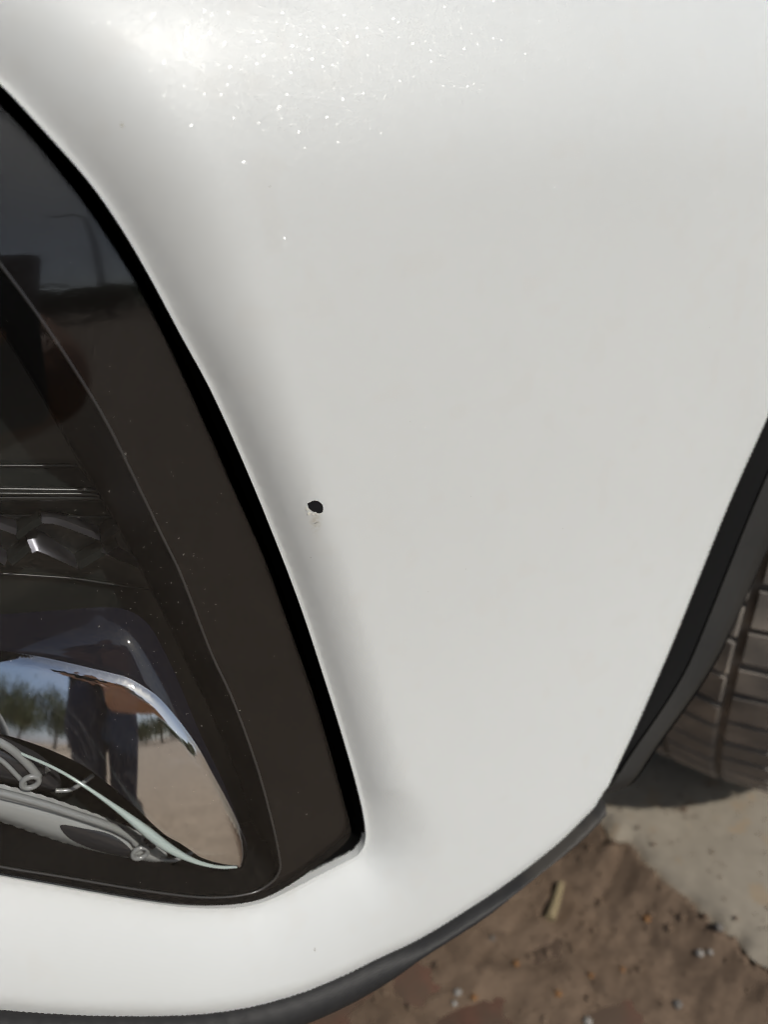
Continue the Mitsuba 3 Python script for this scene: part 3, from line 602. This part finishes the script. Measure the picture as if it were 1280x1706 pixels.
PEBBLES = [(0.2097, 0.3928, 0.0037, 'orange_crumb', 'small orange crumb by the edge of the concrete slab, farthest of three'),
    (0.2482, 0.3858, 0.0028, 'orange_crumb', 'orange crumb beside the slab edge, left of a larger one'),
    (0.2711, 0.3893, 0.0037, 'orange_crumb', 'largest orange crumb touching the edge of the concrete slab'),
    (0.1015, 0.3615, 0.0031, 'orange_crumb', 'orange crumb in the dirt just below the black bumper lip'),
    (0.1570, 0.3523, 0.0025, 'orange_crumb', 'orange crumb in the dirt directly below the twig'),
    (0.1291, 0.3376, 0.0031, 'orange_crumb', 'orange crumb lowest in the dirt under the twig'),
    (0.1827, 0.3583, 0.0022, 'orange_crumb', 'small orange crumb in the dirt right of the twig'),
    (0.2402, 0.3611, 0.0034, 'pale_stone', 'larger of two white pebbles side by side in the dirt'),
    (0.2466, 0.3597, 0.0025, 'pale_stone', 'smaller of two white pebbles side by side in the dirt'),
    (0.2548, 0.3710, 0.0043, 'grey_stone', 'dark grey pebble just above the two white pebbles'),
    (0.0551, 0.3411, 0.0034, 'pale_stone', 'shiny pale pebble in the brick joint, upper of two'),
    (0.0522, 0.3333, 0.0025, 'pale_stone', 'shiny pale pebble in the brick joint, lower of two'),
    (0.0667, 0.3363, 0.0031, 'orange_crumb', 'orange crumb in the brick joint beside shiny pale pebbles'),
    (0.0861, 0.3833, 0.0025, 'grey_stone', 'dark pebble close under the black bumper lip'),
    (0.1474, 0.3198, 0.0037, 'pale_stone', 'pale pebble at the very bottom of the view below the twig'),
    (0.2165, 0.3324, 0.0037, 'grey_stone', 'dark grey pebble in the dirt below the two white pebbles')]
for (x, y, r, m, lab) in PEBBLES:
    put("pebble" if "crumb" not in lab else "crumb", pebble(x, y, r * 0.85, len(scene)), m, True, label=lab, category="pebble" if "crumb" not in lab else "crumb")
gr = np.random.default_rng(5)
bits = []
ico = trimesh.creation.icosphere(subdivisions=0)
for q in range(5200):
    x, y = gr.uniform(-0.15, 0.62), gr.uniform(0.15, 0.62)
    r = 0.0007 * (1 + gr.pareto(2.6)); r = min(r, 0.0035)
    v = ico.vertices * gr.uniform(0.6, 1.2, (12, 1)) * r
    bits.append((v + [x, y, 0], x, y, r))
xy = np.array([(b[1], b[2]) for b in bits]); inside = shapely.contains_xy(shapely.Polygon(slab_o), xy[:, 0], xy[:, 1])
zz = np.where(inside, 0.0365, soil_z(xy[:, 0], xy[:, 1]))
keep = ~inside | (gr.uniform(size=len(bits)) < 0.25)
put("grit", cat(*[trimesh.Trimesh(b[0] + [0, 0, z + b[3] * 0.2], ico.faces, process=False) for b, z, k in zip(bits, zz, keep) if k]), "soil", False, label="loose grit and crumbs of earth scattered on the ground", category="grit", kind="stuff")

# ------------------------------------------------------------------ what the lamp mirrors: the photographer, street lamp, trees
def person():
    J = lambda *p, r: (np.array(p, float) + [0.20, -0.13, 0], r)
    j = dict(hip=J(-0.52, -0.62, 0.50, r=0.15), chest=J(-0.45, -0.50, 0.86, r=0.16), neck=J(-0.40, -0.44, 1.06, r=0.065), sl=J(-0.60, -0.44, 0.96, r=0.075), sr=J(-0.27, -0.46, 0.96, r=0.075))
    torso = chain(j, [("hip", "chest"), ("chest", "neck"), ("chest", "sl"), ("chest", "sr"), ("sl", "neck"), ("sr", "neck")])
    el = dict(s=J(-0.27, -0.46, 0.96, r=0.068), m=J(-0.235, -0.40, 0.80, r=0.060)); torso = torso + chain(el, [("s", "m")])
    el2 = dict(s=J(-0.60, -0.44, 0.96, r=0.068), m=J(-0.62, -0.38, 0.84, r=0.060)); torso = torso + chain(el2, [("s", "m")])
    put("person__shirt", smooth_body(torso, 0.03), "black_cloth", True)
    legs = dict(h=J(-0.56, -0.62, 0.46, r=0.12), k=J(-0.46, -0.26, 0.48, r=0.080), a=J(-0.46, -0.45, 0.10, r=0.060), h2=J(-0.46, -0.64, 0.46, r=0.12), k2=J(-0.30, -0.27, 0.44, r=0.080), a2=J(-0.32, -0.47, 0.10, r=0.060))
    put("person__trousers", smooth_body(chain(legs, [("h", "k"), ("k", "a"), ("h2", "k2"), ("k2", "a2"), ("h", "h2")]), 0.03), "dark_denim", True)
    for (ax_, ay_) in ((-0.20, -0.61), (-0.06, -0.63)):
        f = dict(a=(np.array([ax_, ay_ - 0.05, 0.05]), 0.045), b=(np.array([ax_ + 0.02, ay_ + 0.16, 0.035]), 0.035), c=(np.array([ax_, ay_, 0.10]), 0.045))
        put("person__shoe", smooth_body(chain(f, [("a", "b"), ("a", "c"), ("b", "c")]), 0.02), "black_cloth", True)
    # skin: head and neck, both forearms and hands in one surface each
    s = chain(dict(n=J(-0.40, -0.44, 1.04, r=0.058), m=J(-0.385, -0.41, 1.13, r=0.060)), [("n", "m")])
    sk = chain(dict(c=J(-0.385, -0.43, 1.22, r=0.088), f=J(-0.365, -0.385, 1.19, r=0.074), j=J(-0.355, -0.362, 1.135, r=0.045)), [("c", "f"), ("f", "j"), ("c", "j")])
    nose = chain(dict(a=J(-0.345, -0.318, 1.205, r=0.011), b=J(-0.338, -0.296, 1.175, r=0.016)), [("a", "b")])
    ears = chain(dict(a=J(-0.470, -0.405, 1.20, r=0.014), b=J(-0.466, -0.40, 1.17, r=0.012)), [("a", "b")]) + chain(dict(a=J(-0.300, -0.455, 1.20, r=0.014), b=J(-0.30, -0.45, 1.17, r=0.012)), [("a", "b")])
    put("person__head", smooth_body(s + sk + nose + ears, 0.012), "skin", True)
    put("person__hair", smooth_body(chain(dict(c=J(-0.39, -0.445, 1.245, r=0.090), f=J(-0.375, -0.405, 1.255, r=0.078), b=J(-0.40, -0.475, 1.20, r=0.075)), [("c", "f"), ("c", "b")]), 0.014), "hair", True)
    def hand(w, elbow, upper, dirs, thumb, curl):
        bones = chain(dict(u=(np.array(upper), 0.048), e=(np.array(elbow), 0.043), w=(np.array(w), 0.028)), [("u", "e"), ("e", "w")])
        w = np.array(w); d, side, nrm = dirs
        palm = chain({q: (w + d * 0.03 + side * 0.03 * (q - 1.5) / 1.5 * 0.9, 0.013) for q in range(4)} | {q + 4: (w + d * 0.085 + side * 0.033 * (q - 1.5) / 1.5, 0.0115) for q in range(4)}, [(q, q + 4) for q in range(4)] + [(0, 3), (4, 7)] + [(0, 5), (1, 6), (2, 7)])
        m_ = bones + palm + chain(dict(a=(w, 0.028), b=(w + d * 0.04, 0.016)), [("a", "b")])
        for q, ln in enumerate((0.9, 1.0, 0.95, 0.75)):
            p = w + d * 0.085 + side * 0.033 * (q - 1.5) / 1.5
            c, ang = [p], 0.0
            for seg in (0.042, 0.028, 0.022):
                ang += curl
                c.append(c[-1] + (d * math.cos(ang) + nrm * math.sin(ang)) * seg * ln)
            m_ = m_ + chain({t: (c[t], 0.0098 - 0.0009 * t) for t in range(4)}, [(t, t + 1) for t in range(3)])
        t0 = w + d * 0.025 - side * 0.028
        m_ = m_ + chain({0: (t0, 0.014), 1: (t0 - side * 0.030 + d * 0.025 + nrm * 0.01, 0.011), 2: (t0 - side * 0.035 + d * 0.055 + nrm * 0.016, 0.0095)}, [(0, 1), (1, 2)])
        return smooth_body(m_, 0.005, 6)
    # right forearm reaches from low on the left up to the phone and holds its lower part from behind
    put("person__forearm", hand((-0.115, -0.075, 0.455), (0.10, -0.22, 0.475), (0.02, -0.56, 0.80), (np.array([0.50, 0.35, 0.79]) / np.linalg.norm([0.50, 0.35, 0.79]), np.array([0.84, 0.0, -0.54]), np.array([-0.2, 0.93, -0.3])), 1, 0.45), "skin", True, label="bare brown forearm and hand holding the phone")
    put("person__forearm", hand((-0.22, -0.38, 0.575), (-0.38, -0.48, 0.68), (-0.36, -0.54, 0.84), (np.array([0.6, 0.6, -0.4]) / np.linalg.norm([0.6, 0.6, -0.4]), np.array([0.7, -0.7, 0.0]), np.array([0.0, -0.5, -0.85])), 1, 0.3), "skin", True, label="bare brown forearm resting on the raised knee")
person()
labels["person"] = {"label": "crouching photographer in dark clothes with bare brown arms, mirrored in the headlamp", "category": "person"}
# the phone lies just behind the lens it looks through
PX_, PZ_ = np.array([1.0, 0, 0]), np.array([0, math.sin(math.radians(14)), math.cos(math.radians(14))])
PY_ = np.cross(PZ_, PX_)
def phone_pt(x, y, z): return EYE + np.multiply.outer(np.asarray(x, float), PX_) + np.multiply.outer(np.asarray(y, float), PY_) + np.multiply.outer(np.asarray(z, float), PZ_)
def rounded(w0, w1, z0, z1, r, y0, y1, bev):
    s = shapely.box(w0, z0, w1, z1).buffer(-r).buffer(r, 12)
    ring = np.array(s.exterior.coords)[:-1]; ring2 = np.array(s.buffer(-bev, 12).exterior.coords)[:-1]
    return hull_of(np.vstack([phone_pt(ring[:, 0], np.full(len(ring), y), ring[:, 1]) for y in (y0 + bev * np.sign(y1 - y0), y1 - bev * np.sign(y1 - y0))] + [phone_pt(ring2[:, 0], np.full(len(ring2), y), ring2[:, 1]) for y in (y0, y1)]))
sgn = 1.0 if (PY_ @ LOOK) < 0 else -1.0          # away from the car
put("phone__case", rounded(-0.061, 0.0155, -0.143, 0.019, 0.010, 0.0045 * sgn, 0.0125 * sgn, 0.0015), "phone_black", 30)
put("phone__screen", rounded(-0.058, 0.0125, -0.140, 0.016, 0.008, 0.0128 * sgn, 0.0133 * sgn, 0.0002), "phone_glass", 30)
th = np.linspace(0, 2 * np.pi, 40, endpoint=False)
put("phone__lens_ring", tube(phone_pt(0.0075 * np.cos(th), np.full(40, 0.0045 * sgn), 0.0075 * np.sin(th)), 0.0012, 8, True), "galvanised", True)
labels["phone"] = {"label": "black phone held up by the photographer in front of the headlamp", "category": "phone"}
# street lamp
lx, ly = 13.3, -23.0
pole = np.array([(lx, ly, z) for z in np.linspace(0, 11.3, 12)] + [(lx - 0.45 * t * t, ly, 11.3 + 0.75 * t - 0.25 * t * t) for t in np.linspace(0.1, 1.5, 10)])
put("street_lamp__pole", tube(pole, np.linspace(0.13, 0.07, len(pole)), 12), "galvanised", True)
put("street_lamp__lamp_head", hull_of([(pole[-1] + [dx, dy, dz]) for dx in (-0.45, 0.05) for dy in (-0.10, 0.10) for dz in (-0.07, 0.05)]), "galvanised", False)
labels["street_lamp"] = {"label": "tall grey street lamp with bent arm behind the photographer", "category": "street lamp"}
def tree(x, y, h, w, seed, leaf, lab):
    r = np.random.default_rng(seed)
    trunk = np.array([(x + 0.1 * math.sin(t * 3 + seed), y, t * h * 0.6) for t in np.linspace(0, 1, 8)])
    k = numbered("tree")
    while k + "__trunk" in scene: k = f"tree_{int(k[-3:]) + 1:03d}" if k != "tree" else "tree_001"
    tm = [tube(trunk, np.linspace(0.16, 0.07, 8), 8)]
    centres = np.c_[x + r.normal(0, w * 0.33, 26), y + r.normal(0, w * 0.33, 26), h * r.uniform(0.38, 0.95, 26)]
    for c in centres[:7]: tm.append(tube(np.array([trunk[-1] * (1 - t) + c * t for t in np.linspace(0, 1, 4)]), np.linspace(0.06, 0.02, 4), 6))
    scene[k + "__trunk"] = mikit.ply(cat(*tm), "bark", smooth=True)
    n = 2600
    c = centres[r.integers(0, 26, n)] + r.normal(0, 0.42, (n, 3)) * [1, 1, 0.75]
    u, v = r.normal(size=(n, 3)), r.normal(size=(n, 3))
    u /= np.linalg.norm(u, axis=1, keepdims=True); v = np.cross(u, v); v /= np.linalg.norm(v, axis=1, keepdims=True)
    s = r.uniform(0.07, 0.16, (n, 1))
    V = np.stack([c - u * s, c + v * s * 0.5, c + u * s, c - v * s * 0.5], 1).reshape(-1, 3)
    i = np.arange(n)[:, None] * 4
    scene[k + "__crown"] = mikit.ply(trimesh.Trimesh(V, np.vstack([i + [0, 1, 2], i + [0, 2, 3]]), process=False), leaf, smooth=False)
    labels[k] = {"label": lab, "category": "tree", "group": "trees along the far edge of the lot"}
tr = np.random.default_rng(11)
for q in range(22):
    az = math.radians(-75 + 150 * q / 21 + tr.uniform(-2, 2)); d = tr.uniform(17, 24)
    tree(math.sin(az) * d, -math.cos(az) * d, tr.uniform(1.5, 2.4) if az > 0 else tr.uniform(2.4, 4.2), tr.uniform(2.6, 3.4), 100 + q, "leaf" if q % 3 else "leaf_yellow", "leafy tree in the row along the far edge of the lot")
